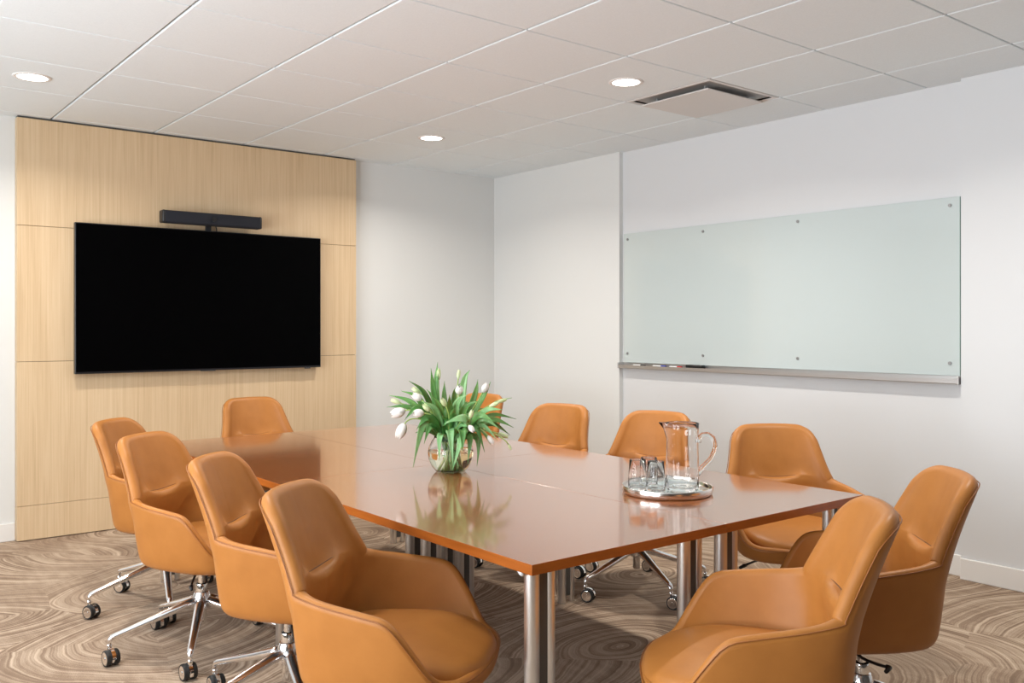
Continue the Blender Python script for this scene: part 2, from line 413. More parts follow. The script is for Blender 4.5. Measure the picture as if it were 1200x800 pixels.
bm = bmesh.new(); h = .298
ring = [(h, .012), (h, 0), (.284, -.003), (.276, .006)]
prev = None
for a, z in ring:
    cur = [bm.verts.new((sx*a, sy*a, z)) for sx, sy in ((1, 1), (-1, 1), (-1, -1), (1, -1))]
    if prev:
        for k in range(4): bm.faces.new([prev[k], prev[(k+1) % 4], cur[(k+1) % 4], cur[k]])
    prev = cur
from_bm(bm, 'frame', M['vent'], av)
bm = bmesh.new()
box(bm, -.278, .278, -.278, .278, .085, .092)
for s in (-1, 1):
    box(bm, s*.277-.002, s*.277+.002, -.277, .277, .004, .088); box(bm, -.277, .277, s*.277-.002, s*.277+.002, .004, .088)
from_bm(bm, 'plenum', M['rubber'], av)
bm = bmesh.new(); box(bm, -.236, .236, -.236, .236, -.026, -.019, bev=.002, seg=1)
from_bm(bm, 'centre_plate', M['vent'], av)
for sx, sy in ((1, 1), (-1, 1), (-1, -1), (1, -1)):
    bm = bmesh.new(); box(bm, sx*.17-.012, sx*.17+.012, sy*.17-.004, sy*.17+.004, -.020, .086); from_bm(bm, 'hanger', M['ventin'], av)

# ------------------------------------------------------------------ conference tables (four, pushed together)
TZ0 = .700; TT = .027; TX0, TX1, TY0, TY1 = 1.425, 2.932, 1.712, 4.735
TXM, TYM = 2.1785, (TY0+TY1)/2
def make_table():
    w, l = (TX1-TX0)/2-.0002, (TY1-TY0)/2-.0001
    r = empty('conference_table')
    bm = bmesh.new(); fs = box(bm, -w/2, w/2, -l/2, l/2, TZ0-TT, TZ0, bev=.0012, seg=2)
    for f_ in bm.faces:
        f_.material_index = 0 if f_.normal.z > .9 else 1
    bm.normal_update()
    for f_ in bm.faces: f_.material_index = 0 if f_.normal.z > .7 else 1
    from_bm(bm, 'tabletop', [M['wood'], M['edge']], r)
    bm = bmesh.new()
    for s in (-1, 1):
        box(bm, -w/2+.13, w/2-.13, s*(l/2-.19)-.015, s*(l/2-.19)+.015, TZ0-TT-.022, TZ0-TT)
        box(bm, s*(w/2-.13)-.013, s*(w/2-.13)+.013, -l/2+.17, l/2-.17, TZ0-TT-.022, TZ0-TT)
    from_bm(bm, 'under_frame', M['dark'], r)
    for sx in (-1, 1):
        for sy in (-1, 1):
            lg = empty('leg', (0, 0, 0)); lg.parent = r
            bpy.data.objects.remove(lg)
            cx, cy = sx*(w/2-.085)-.004, sy*(l/2-.062)
            bm = bmesh.new()
            top = TZ0-TT-.004
            lathe(bm, [(0, 0.001), (.018, 0.001), (.020, .004), (.020, top), (0, top)], 28, (cx-.030, cy, 0))
            lathe(bm, [(0, 0.001), (.013, 0.001), (.0145, .004), (.0145, top), (0, top)], 24, (cx+.030, cy, 0))
            o = from_bm(bm, 'leg', M['alu'], r, autosmooth=40)
            bm = bmesh.new(); box(bm, cx-.013, cx+.019, cy-.007, cy+.007, .03, top-.005, bev=.002); from_bm(bm, 'leg_channel', M['dark'], o)
            bm = bmesh.new(); box(bm, cx-.05, cx+.046, cy-.018, cy+.018, top-.002, TZ0-TT, bev=.001); from_bm(bm, 'leg_bracket', M['dark'], o)
            bm = bmesh.new(); tube(bm, [(cx-.066, cy-.006, top-.004), (cx-.052, cy+.022, top-.004)], .007, 10); from_bm(bm, 'clip', M['white'], o, smooth=True)
    return r
tb = make_table()
TL = {(-1, -1): 'cherry conference table nearest the camera, its sharp corner pointing forward',
      (1, -1): 'cherry conference table at the near right, with the round tray standing on it',
      (-1, 1): 'cherry conference table at the far left, nearest the television',
      (1, 1): 'cherry conference table at the far right, nearest the room corner'}
for k, ((sx, sy), lab) in enumerate(TL.items()):
    o = tb if k == 0 else copy_tree(tb)
    o.location = (TXM+sx*(TX1-TX0)/4, TYM+sy*(TY1-TY0)/4, 0)
    tag(o, lab, 'table', 'cherry tables pushed together')

# ------------------------------------------------------------------ office chair
def lerp(a, b, t): return a+(b-a)*t
def sm(t): t = max(0, min(1, t)); return t*t*(3-2*t)
def catmull(P, t):
    n = len(P)-1; u = max(0, min(.99999, t))*n; i = int(u); f_ = u-i
    g = lambda k: P[max(0, min(n, k))]
    out = []
    for c in range(len(P[0])):
        a, b, c_, d = g(i-1)[c], g(i)[c], g(i+1)[c], g(i+2)[c]
        out.append(.5*((2*b)+(-a+c_)*f_+(2*a-5*b+4*c_-d)*f_*f_+(-a+3*b-3*c_+d)*f_**3))
    return out
# plan curves (x forward, y half width) from back centre round to front centre, at arm height and at the bottom
ZJ = .615
def arc_pts():
    top = [(-.205, 0), (-.20, .075), (-.183, .15), (-.145, .215), (-.07, .252), (.02, .272), (.10, .284), (.165, .284), (.222, .268), (.276, .212), (.304, .112), (.313, 0)]
    bot = [(-.180, 0), (-.176, .065), (-.162, .13), (-.13, .178), (-.065, .208), (.01, .226), (.08, .236), (.14, .238), (.197, .226), (.252, .18), (.279, .10), (.288, 0)]
    return top, bot
def shell():
    top, bot = arc_pts()
    NH = 54                       # columns in one half loop
    zt_keys = [(-.0, ZJ), (3.0/11, ZJ), (3.3/11, ZJ-.003), (5.85/11, .584), (6.2/11, .574), (6.6/11, .545), (7.85/11, .445), (8.25/11, .424), (8.8/11, .416), (1, .414)]
    def ztop(t):
        for (a, za), (b, zb) in zip(zt_keys, zt_keys[1:]):
            if t <= b: return lerp(za, zb, (t-a)/(b-a))
        return zt_keys[-1][1]
    tj = 3.05/11; NB = 20         # back columns in one half (t from 0 to tj)
    ts = [tj*k/NB for k in range(NB+1)]+[tj+(1-tj)*k/(NH-NB) for k in range(1, NH-NB+1)]
    rows = [0, .06, .16, .30, .45, .58, .68, .76, .83, .89, .94, .97, 1.]
    bm = bmesh.new(); grid = {}
    def wallp(t, v, s):
        a = catmull(top, t); b = catmull(bot, t)
        z = .392 + (ztop(t)-.392)*v
        k = (z-.392)/(ZJ-.392); kk = k**.75
        return Vector((lerp(b[0], a[0], kk), s*lerp(b[1], a[1], kk), z))
    cols = [(-i, ts[i], -1) for i in range(NH, 0, -1)]+[(0, 0, 1)]+[(i, ts[i], 1) for i in range(1, NH)]
    ids = [c[0] for c in cols]    # closed loop: -NH is the front centre
    for cid, t, s in cols:
        for j, v in enumerate(rows): grid[cid, j+3] = bm.verts.new(wallp(t, v, s))
        b = catmull(bot, t); cx = .04
        for j, (sc, z) in enumerate(((.55, .368), (.86, .370), (.965, .378))):
            grid[cid, j] = bm.verts.new((cx+(b[0]-cx)*sc, s*b[1]*sc, z))
    nr = len(rows)+3
    for a, b in zip(ids, ids[1:]+ids[:1]):
        for j in range(nr-1):
            bm.faces.new([grid[a, j], grid[b, j], grid[b, j+1], grid[a, j+1]])
    bm.faces.new([grid[i, 0] for i in ids])
    # upper back
    NR = 30; ZT = .832; VC_ = 3/NR
    def crease_z(y): return .624+.9*min(abs(y), .10)**2
    def backp(s, v):
        sg = 1 if s >= 0 else -1; a = abs(s)
        e = a*tj; base = catmull(top, e)
        s0 = .64; drop = 0
        if a > s0: drop = .047*(1-math.sqrt(max(0, 1-((a-s0)/(1-s0))**2)))
        zt = ZT-drop-.006*a*a
        zc = crease_z(base[1]*sg)
        if v <= VC_: z = ZJ+(zc-ZJ)*v/VC_
        elif v <= VC_+1.5/NR: z = zc+.0025
        else:
            q = (v-VC_-1/NR)/(1-VC_-1/NR); z = zc+.0025+(zt-zc-.0025)*q
        h = (z-ZJ)/(ZT-ZJ)
        w = lerp(.218, .170, sm(h*.75+.0)/sm(.75)) if h < 1 else .170
        w = .160+.046*(1-h)+.012*math.exp(-h/.15)
        flat = lerp(1, .62, h)
        xb = -.205-.072*h-.012*h*h
        y = base[1]*(w/.218)
        x = xb+(base[0]+.205)*flat
        return Vector((x, sg*y, z))
    up = {}
    for k in range(-NB, NB+1):
        s = k/NB
        for j in range(NR+1):
            up[k, j] = grid[k, nr-1] if j == 0 else bm.verts.new(backp(s, j/NR))
    for k in range(-NB, NB):
        for j in range(NR):
            bm.faces.new([up[k, j], up[k+1, j], up[k+1, j+1], up[k, j+1]])
    bm.normal_update()
    bm.verts.index_update(); bm.verts.ensure_lookup_table()
    # make normals point to the sitter side (towards centre / up)
    c = Vector((.04, 0, .60))
    bm.faces.ensure_lookup_table()
    mid_up = [f_ for f_ in bm.faces if f_.calc_center_median().z > .7][0]
    if mid_up.normal.x < 0:
        bmesh.ops.reverse_faces(bm, faces=bm.faces); bm.normal_update()
    n = len(bm.verts); V = [v.co.copy() for v in bm.verts]; NN = [v.normal.copy() for v in bm.verts]
    bd = [v.is_boundary for v in bm.verts]
    def th(p):
        hb = sm((p.z-(ZJ-.08))/.10)*sm((-p.x-.09)/.07)
        low = .03
        return low+.018*hb
    def crease(p, below):
        if p.x > -.1 or p.z < .45: return 0
        u = abs(p.y)/.19; g = max(0, 1-(p.y/.105)**2)
        A = max(0, 1-u*u)**2
        zc = crease_z(p.y)
        if below:
            e = max(0, 1-(zc-p.z)/.018)
            return .024*A*sm((p.z-.45)/.13)-.032*g*e**2.0
        return (.024*A-.032*g)*math.exp(-(p.z-zc)/.022)+(-.010*A)*math.exp(-(p.z-zc)/.10)*(1-math.exp(-(p.z-zc)/.02))
    bel = [(v.co.z <= crease_z(v.co.y)+.0005) for v in bm.verts]
    inn = []; out = []; rim = {}
    nb = bmesh.new()
    for i in range(n):
        t = th(V[i]); inn.append(nb.verts.new(V[i]+NN[i]*(t*.5+crease(V[i], bel[i])))); out.append(nb.verts.new(V[i]-NN[i]*t*.5))
    seam_pts = {}
    for v in bm.verts:
        if v.is_boundary:
            bn = [e.other_vert(v) for e in v.link_edges if e.is_boundary]
            tg = (bn[0].co-bn[1].co).normalized()
            inner = [e.other_vert(v).co for e in v.link_edges if not e.is_boundary]
            if inner:
                o = v.co - sum(inner, Vector())/len(inner)
            else:
                o = v.co - sum((f_.calc_center_median() for f_ in v.link_faces), Vector())/len(v.link_faces)
            o = o-tg*o.dot(tg); o = (o-v.normal*o.dot(v.normal)).normalized()
            t = th(v.co)
            rim[v.index] = [nb.verts.new(v.co+v.normal*t*(.5*math.cos(a))+o*t*.5*math.sin(a)) for a in (PI*.27, PI*.5, PI*.73)]
            seam_pts[v.index] = v.co-v.normal*t*.46+o*t*.26
    for f_ in bm.faces:
        ix = [v.index for v in f_.verts]
        nb.faces.new([inn[i] for i in ix]); nb.faces.new([out[i] for i in reversed(ix)])
    loop = []
    be = [e for e in bm.edges if e.is_boundary]
    for e in be:
        a, b = e.verts[0].index, e.verts[1].index
        ch = lambda i: [inn[i]]+rim[i]+[out[i]]
        A, B = ch(a), ch(b)
        for q in range(4): nb.faces.new([A[q], B[q], B[q+1], A[q+1]])
    # ordered boundary for the stitched seam
    adj = {}
    for e in be:
        a, b = e.verts[0].index, e.verts[1].index; adj.setdefault(a, []).append(b); adj.setdefault(b, []).append(a)
    start = grid[-NH, nr-1].index; order = [start]; prev = None; cur = start
    while True:
        nx = [x for x in adj[cur] if x != prev]
        nxt = nx[0]
        if nxt == start: break
        order.append(nxt); prev, cur = cur, nxt
    seam = [seam_pts[i] for i in order]
    fold = []
    for k in range(-NB, NB+1):
        v = up[k, 3]
        if abs(v.co.y) < .092: fold.append(inn[v.index].co.copy()+NN[v.index]*.0004)
    bm.free()
    return nb, seam, fold
def cushion():
    bm = bmesh.new(); NT = 64
    cx, a_b, a_f, w = .055, .205, .247, .230
    def outline(th_):
        c, s = math.cos(th_), math.sin(th_); p = 2.7
        ax = a_f if c > 0 else a_b
        r = (abs(c)**p+abs(s)**p)**(-1/p)
        ww = w*(1-.10*max(0, -c*r))
        return cx+ax*c*r, ww*s*r
    prof = [(.90, .392), (.955, .400), (.99, .416), (1.0, .434), (.992, .448), (.965, .459), (.92, .467), (.84, .472), (.70, .477), (.5, .482), (.28, .484)]
    rings = []
    for sc, z in prof:
        rg = []
        for k in range(NT):
            x, y = outline(2*PI*k/NT)
            X = cx+(x-cx)*sc; Y = y*sc
            dz = -.020*sm((X-.10)/.22)*(1 if z > .43 else .3)+.012*sm((-X)/.15)*(1 if z > .43 else 0)
            rg.append(bm.verts.new((X, Y, z+dz)))
        rings.append(rg)
    for a, b in zip(rings, rings[1:]):
        for k in range(NT): bm.faces.new([a[k], a[(k+1) % NT], b[(k+1) % NT], b[k]])
    ct = bm.verts.new((cx, 0, .484))
    for k in range(NT): bm.faces.new([rings[-1][k], rings[-1][(k+1) % NT], ct])
    bm.faces.new(rings[0])
    return bm
RB = .34
def make_chair():
    r = empty('office_chair')
    nb, seam, fold = shell()
    o = from_bm(nb, 'shell', M['leather'], r, smooth=True); baked_subsurf(o, 1)
    bm = bmesh.new()
    n = len(seam)
    pts = seam+[seam[0]]
    tube(bm, pts, .0016, 6, caps=False); from_bm(bm, 'seam_piping', M['seam'], r, smooth=True)
    bm = bmesh.new(); nf = len(fold)
    tube(bm, fold, [.0002+.0022*math.sin(PI*i/(nf-1))**.5 for i in range(nf)], 8); from_bm(bm, 'back_crease_shade', M['fold'], r, smooth=True)  # thin dark tube paints the shade line along the back crease
    o = from_bm(cushion(), 'seat_cushion', M['leather'], r, smooth=True); baked_subsurf(o, 1)
    bm = bmesh.new()
    box(bm, -.10, .13, -.075, .075, .335, .368, bev=.012, seg=3); box(bm, -.06, .07, -.045, .045, .308, .34, bev=.010, seg=3)
    from_bm(bm, 'tilt_mechanism', M['darkm'], r, autosmooth=50)
    for s, e in ((-1, (.10, -.22, .315)), (1, (-.02, .20, .32))):
        bm = bmesh.new(); tube(bm, bez((.04, s*.06, .335), (.05, s*.12, .335), (.07, s*.16, .33), e, 8), .0045, 8)
        tube(bm, [Vector(e)*.93+Vector((.04, s*.06, .335))*.07, e, Vector(e)+Vector((.015, s*.02, -.004))], [.006, .008, .006], 10)
        from_bm(bm, 'lever', M['black'], r, smooth=True)
    bm = bmesh.new(); lathe(bm, [(.0135, .31), (.0135, .25)], 20); lathe(bm, [(.021, .262), (.0225, .258), (.0225, .225), (.0185, .22), (.0185, .105), (.0165, .10), (0, .10)], 24)
    from_bm(bm, 'gas_lift', M['chrome2'], r, autosmooth=35)
    bm = bmesh.new(); lathe(bm, [(.022, .232), (.028, .230), (.034, .215), (.037, .19), (.034, .165), (.026, .158), (.019, .158)], 32)
    from_bm(bm, 'base_hub', M['chrome'], r, autosmooth=35)
    # one leg and one caster, copied round
    bm = bmesh.new()
    path = [(.020, 0, .196), (.06, 0, .186), (.12, 0, .167), (.19, 0, .145), (.265, 0, .122), (.316, 0, .107), (.331, 0, .102), (.3385, 0, .094), (.3398, 0, .084), (.34, 0, .073)]
    tube(bm, path, [.022, .0212, .0195, .0172, .0150, .0136, .0126, .0108, .0088, .0078], 18, flat=.8)
    leg0 = from_bm(bm, 'base_leg', M['chrome'], r, smooth=True)
    cas = empty('tmp'); bpy.data.objects.remove(cas)
    bm = bmesh.new()
    lathe(bm, [(0, .078), (.0075, .078), (.0095, .075), (.0095, .060), (.007, .056)], 16)
    # chrome hood over the twin wheels
    arc = []
    for k in range(11):
        a = R(-20+200*k/10); arc.append((-.016+.0345*math.cos(a), .0305+.0345*math.sin(a)))
    for y in (-.006, .006): pass
    v0 = [bm.verts.new((x, -.007, z)) for x, z in arc]; v1 = [bm.verts.new((x, .007, z)) for x, z in arc]
    v2 = [bm.verts.new((-.016+(x+.016)*.8, .007, .0305+(z-.0305)*.8)) for x, z in arc]; v3 = [bm.verts.new((-.016+(x+.016)*.8, -.007, .0305+(z-.0305)*.8)) for x, z in arc]
    for a, b in ((v0, v1), (v1, v2), (v2, v3), (v3, v0)):
        for k in range(10): bm.faces.new([a[k], a[k+1], b[k+1], b[k]])
    for k in (0, -1): bm.faces.new([v0[k], v1[k], v2[k], v3[k]])
    q = Matrix.Translation((-.016, 0, .0305)) @ Matrix.Rotation(PI/2, 4, 'X')
    lathe(bm, [(0, -.026), (.006, -.026), (.006, .026), (0, .026)], 12, mtx=q)
    c0 = from_bm(bm, 'caster', M['chrome2'], r, autosmooth=35)
    wheels = []
    for s in (-1, 1):
        bm = bmesh.new()
        q = Matrix.Translation((-.016, s*.0155, .0305)) @ Matrix.Rotation(PI/2, 4, 'X')
        lathe(bm, [(.024, -.009), (.028, -.0095), (.0302, -.006), (.0305, 0), (.0302, .006), (.028, .0095), (.024, .009)], 28, mtx=q, mi=0)
        for e in (-1, 1): lathe(bm, [(.024, e*.009), (.022, e*.0095), (.017, e*.0085), (0, e*.0098)], 28, mtx=q, mi=1)
        from_bm(bm, 'wheel', [M['rubber'], M['chrome2']], c0, autosmooth=35)
    legs = [leg0]; casters = [c0]
    for k in range(4):
        l = leg0.copy(); col.objects.link(l); l.parent = r; legs.append(l)
        casters.append(copy_tree(c0, r))
    return r
def pose_base(root, phase, seed):
    rnd = random.Random(seed)
    ls = [c for c in root.children if c.name.startswith('base_leg')]; cs = [c for c in root.children if c.name.startswith('caster')]
    for k, (l, c) in enumerate(zip(ls, cs)):
        a = phase+k*2*PI/5
        l.rotation_euler = (0, 0, a); c.location = (RB*math.cos(a), RB*math.sin(a), 0); c.rotation_euler = (0, 0, (R(-70)-root.rotation_euler.z+rnd.uniform(-.45, .45)+(PI if rnd.random() < .5 else 0)))
CH = [  # x, y, heading, base phase (world), label
    (1.370, 4.322, -45, 183, 'tan leather office chair at the far left of the table, partly behind the next chair'),
    (1.285, 3.61, -53, 171.6, 'tan leather office chair second from the far left, its chrome base fully in view'),
    (1.305, 2.85, -44, 185, 'tan leather office chair on the left side, third from the television wall'),
    (1.245, 2.12, -50, 200, 'tan leather office chair in the left foreground, nearest the camera on the left'),
    (2.235, 5.14, -88, 90, 'tan leather office chair at the far end of the table under the television'),
    (3.29, 4.71, 190, 160, 'tan leather office chair on the far side mostly hidden behind the tulips'),
    (3.165, 3.765, 195, 150, 'tan leather office chair on the far side just right of the tulips'),
    (3.26, 3.11, 198, 251, 'tan leather office chair on the far side seen through the glass pitcher'),
    (3.27, 2.24, 232, 30, 'tan leather office chair at the right corner of the table, facing the camera'),
    (1.908, 1.384, 132, 60, 'tan leather office chair in the right foreground, at the near end of the table'),
    (2.56, 1.5, 136, 100, 'tan leather office chair at the far right with its dark side near the white wall'),
]
c0 = make_chair()
bpy.context.view_layer.update()
allch = [c0]+[copy_tree(c0) for _ in CH[1:]]
for o, (x, y, hd, ph, lab) in zip(allch, CH):
    o.location = (x, y, 0); o.rotation_euler = (0, 0, R(hd)); tag(o, lab, 'chair', 'tan office chairs around the table')
    pose_base(o, R(ph-hd), int(x*1000))

# ------------------------------------------------------------------ camera geometry (also used to turn sight lines into real places)
CAM = Vector((0, 0, 1.284)); FX = 1060.7; HY = 383.9
FW = Vector((.62257, .78227, 0)).normalized(); RT = Vector((FW.y, -FW.x, 0))
def ray_at(px, py, depth):
    return CAM+FW*depth+RT*((px-600)/FX*depth)+Vector((0, 0, (HY-py)/FX*depth))

# ------------------------------------------------------------------ tray, pitcher, glasses
tx, ty = 2.425, 2.165
tr2 = tag(empty('round_tray', (tx, ty, TZ0)), 'round polished silver tray on the table holding a pitcher and glasses', 'tray')
bm = bmesh.new(); lathe(bm, [(0, .0005), (.152, .0005), (.156, .003), (.159, .010), (.160, .026), (.158, .0285), (.155, .027), (.153, .013), (.150, .0095), (0, .0095)], 72); from_bm(bm, 'tray_body', M['silver'], tr2, autosmooth=45)
bm = bmesh.new(); lathe(bm, [(0, .0097), (.1495, .0097), (.1495, .011), (0, .011)], 64); from_bm(bm, 'mirror_base', M['mirror'], tr2)
TB = TZ0+.0112
pit = tag(empty('glass_pitcher', (tx+.035, ty-.055+.03, TB), R(-38.5)), 'tall clear glass water pitcher with a looped handle on the round tray', 'pitcher')
# local x points right in the photograph: spout at -x, handle at +x
bm = bmesh.new(); SEG = 64
outer = [(0, 0), (.048, 0), (.055, .004), (.0575, .015), (.058, .06), (.0565, .12), (.0555, .18), (.057, .215), (.0585, .236), (.0575, .2375)]
inner = [(.0560, .236), (.0545, .215), (.053, .18), (.054, .12), (.0555, .06), (.0545, .02), (.049, .012), (0, .011)]
lathe(bm, outer+inner, SEG)
for v in bm.verts:
    a = math.atan2(v.co.y, v.co.x); d = abs(abs(a)-PI)
    if v.co.z > .19 and d < .55:
        k = ((v.co.z-.19)/.047)**1.6*(math.cos(d/.55*PI)*.5+.5); v.co.x -= .026*k; v.co.z += .002*k
from_bm(bm, 'glass_body', M['glass'], pit, smooth=True)
bm = bmesh.new()
tube(bm, [(.056, 0, .168), (.058, 0, .182), (.072, 0, .196), (.092, 0, .197), (.109, 0, .184), (.116, 0, .162), (.112, 0, .135), (.098, 0, .108), (.080, 0, .090), (.068, 0, .078), (.060, 0, .062), (.056, 0, .050)],
     [.010, .0095, .0085, .0085, .0085, .0085, .0085, .0085, .009, .0095, .0085, .003], 16)
from_bm(bm, 'handle', M['glass'], pit, smooth=True)
def make_glass():
    r = empty('drinking_glass')
    bm = bmesh.new(); lathe(bm, [(0, 0), (.030, 0), (.0335, .003), (.034, .010), (.0325, .05), (.0285, .104), (.0278, .1052), (.0270, .104), (.0310, .05), (.0322, .016), (.029, .011), (0, .010)], 40)
    o = from_bm(bm, 'glass_tumbler', M['tumbler'], None, smooth=True)
    bpy.data.objects.remove(r); return o
g0 = make_glass(); g0.name = 'drinking_glass'
def off(r_, f_): return Vector((tx, ty, TB))+RT*r_+FW*f_
for k, (r_, f_, lab) in enumerate(((-.103, .012, 'clear drinking glass at the left edge of the round tray'),
                                   (-.055, .065, 'clear drinking glass at the back of the tray, behind the other two'),
                                   (-.045, -.030, 'clear drinking glass nearest the pitcher, front of the three on the tray'))):
    o = g0 if k == 0 else g0.copy()
    if k: col.objects.link(o)
    o.location = off(r_, f_); tag(o, lab, 'glass', 'drinking glasses on the round tray')
pit.location = off(.052, -.008)

# ------------------------------------------------------------------ vase of tulips
VC = Vector((2.10, 3.04, TZ0)); VD = VC.xy.dot(FW.xy)
va = tag(empty('glass_vase', VC), 'clear round glass bowl vase of water standing on the table', 'vase')
bm = bmesh.new()
lathe(bm, [(0, 0), (.052, 0), (.062, .004), (.078, .024), (.090, .052), (.093, .078), (.089, .102), (.078, .124), (.068, .138), (.066, .146), (.0635, .146), (.0662, .137), (.0765, .123), (.0873, .102), (.0912, .078), (.0884, .0525), (.0764, .0262), (.0595, .005), (0, .004)], 56)
from_bm(bm, 'glass_bowl', M['glass'], va, smooth=True)
bm = bmesh.new(); lathe(bm, [(0, .0035), (.0590, .0045), (.0770, .0265), (.0890, .0530), (.0915, .078), (.0905, .090), (0, .090)], 48)
from_bm(bm, 'water', M['water'], va, smooth=True)
def leaf(bm, P, width, up, fold=.25, tip=1.0, mi=0):
    """P: bezier control points; a folded lance blade with thickness"""
    pts = bez(*P, n=14); n = len(pts)
    top = []; th_ = .0009
    for i, p in enumerate(pts):
        t = i/(n-1)
        d = (pts[min(i+1, n-1)]-pts[max(i-1, 0)]).normalized()
        s = d.cross(up)
        s = s.normalized() if s.length > 1e-4 else Vector((1, 0, 0))
        nn = s.cross(d).normalized()
        w = width*(math.sin(PI*min(1, (t*.93+.07))**.8)**.8)*(1-t**6*.6) if t < 1 else .0004
        w = max(w, .0006)
        row = []
        for u in (-1, -.5, 0, .5, 1):
            row.append(p+s*w*u*.5*(1-.12*abs(u))+nn*fold*w*abs(u)**1.5*.6)
        top.append((row, nn))
    A = [[bm.verts.new(q+nn*th_) for q in row] for row, nn in top]; B = [[bm.verts.new(q-nn*th_) for q in row] for row, nn in top]
    for i in range(n-1):
        for k in range(4):
            for G in (A, B):
                f_ = bm.faces.new([G[i][k], G[i][k+1], G[i+1][k+1], G[i+1][k]]); f_.material_index = mi
        for k in (0, 4):
            bm.faces.new([A[i][k], A[i+1][k], B[i+1][k], B[i][k]])
    for i in (0, n-1):
        for k in range(4): bm.faces.new([A[i][k], A[i][k+1], B[i][k+1], B[i][k]])
def bloom(bm, base, d, L, W, openness=0.):
    """closed tulip: three outer and three inner petals around the axis"""
    d = d.normalized(); a = Vector((0, 0, 1)) if abs(d.z) < .9 else Vector((1, 0, 0))
    x = d.cross(a).normalized(); y = d.cross(x)
    for k in range(6):
        inner = k % 2; ang0 = k*PI/3
        NU, NV = 6, 10; G = []
        for i in range(NV+1):
            t = i/NV; row = []
            rr = W*(math.sin(PI*(.08+.80*t**.85))**.75)*(.90 if inner else 1.)*(1+openness*t)
            half = R(62)*(math.sin(PI*min(1., .14+.86*t))**.55) if t < 1 else .02
            for j in range(NU+1):
                u = -1+2*j/NU; aa = ang0+u*half
                p = base+d*(L*t*(.96 if inner else 1.)-.003*abs(u)*t)+(x*math.cos(aa)+y*math.sin(aa))*(rr*(1-.04*abs(u)))
                row.append(bm.verts.new(p))
            G.append(row)
        for i in range(NV):
            for j in range(NU): bm.faces.new([G[i][j], G[i][j+1], G[i+1][j+1], G[i+1][j]])
rim_c = VC+Vector((0, 0, .145))
# bloom place in the bunch: (sight x, sight y, depth from the vase centre, length, half width, white?, droop dir (right, up, away), label)
TU = [
 (474, 481, -.03, .062, .021, 1, (-1, -.30, 0), 'white tulip in full bloom leaning out to the far left of the bunch'),
 (474, 497, -.10, .066, .021, 1, (-.45, -1, -.1), 'white tulip drooping lowest over the table at the left'),
 (496, 484, -.12, .045, .017, 1, (-1, .05, -.3), 'white tulip bloom low on the left, inside the two outermost blooms'),
 (493, 468, -.05, .044, .015, 1, (-.9, .6, 0), 'half-open white tulip in the upper left leaves'),
 (492, 460, .04, .042, .011, 0, (-1, .6, 0), 'narrow green tulip bud at the upper left of the bunch'),
 (469, 472, .03, .046, .010, 0, (-1, .35, 0), 'narrow green tulip bud reaching furthest left'),
 (538, 461, -.08, .036, .017, 1, (.05, 1, -.2), 'round white tulip bloom at the top centre of the bunch'),
 (566, 459, .0, .044, .015, 1, (.5, 1, 0), 'pinkish white tulip at the upper right of the bunch'),
 (514, 444, .02, .050, .009, 0, (0, 1, 0), 'tall green tulip bud standing highest between two upright leaves'),
 (537, 443, .05, .040, .008, 0, (.1, 1, 0), 'thin yellow-green bud at the top, right of the tallest leaves'),
 (522, 475, -.13, .040, .011, 0, (-.4, .8, -.4), 'pale bud in the middle of the leaves left of centre'),
 (503, 481, -.10, .040, .012, 0, (-.7, .8, -.2), 'cream bud low in the leaves on the left'),
 (551, 489, -.14, .038, .010, 0, (.3, 1, -.3), 'small pale bud above the broad centre leaf'),
 (572, 511, -.09, .042, .010, 1, (.7, -1, -.1), 'cream pointed bud hanging low on the right'),
 (584, 508, .00, .048, .010, 0, (1, -.35, 0), 'long green bud stretching out low to the right'),
 (596, 521, -.04, .028, .006, 0, (.5, -1, 0), 'tiny yellow-green bud lowest at the right'),
 (583, 471, .05, .046, .008, 0, (1, .30, 0), 'pale slender bud reaching furthest to the upper right'),
 (574, 476, -.05, .044, .009, 0, (1, .4, 0), 'pale slender bud on the right in front of the hidden chair'),
 (550, 499, -.16, .036, .011, 1, (.5, -.6, -.4), 'cream bud beside the broad centre leaf, nearest the camera'),
]
def dirv(t): return (RT*t[0]+Vector((0, 0, 1))*t[1]+FW*t[2]).normalized()
tulips = []
rnd = random.Random(5)
for k, (px, py, dd, L, W, wh, dr, lab) in enumerate(TU):
    p = ray_at(px, py, VD+dd); d = dirv(dr)
    side = p-rim_c; ang = math.atan2(side.y, side.x)
    r0 = rnd.uniform(.02, .05); neck = rim_c+Vector((math.cos(ang)*r0, math.sin(ang)*r0, rnd.uniform(-.01, .0)))
    foot = VC+Vector((-math.cos(ang)*rnd.uniform(.01, .045), -math.sin(ang)*rnd.uniform(.01, .045), .014))
    t = empty('tulip', VC); t['label'] = lab; t['category'] = 'flower'; t['group'] = 'tulips in the glass vase'
    o0 = VC
    low = bez(foot-o0, lerp(foot, neck, .4)-o0, lerp(foot, neck, .7)-o0, neck-o0, 6)
    hi = bez(neck-o0, neck+Vector((math.cos(ang)*.02, math.sin(ang)*.02, .06))-o0, p-d*.055-o0, p-o0, 12)
    bm = bmesh.new(); tube(bm, low+hi[1:], .0026, 8); from_bm(bm, 'stem', M['stem'], t, smooth=True)
    bm = bmesh.new(); bloom(bm, p-o0-d*.002, d, L, W); bl = from_bm(bm, 'bloom', M['petal'] if wh else M['bud'], t, smooth=True)
    tulips.append((t, p))
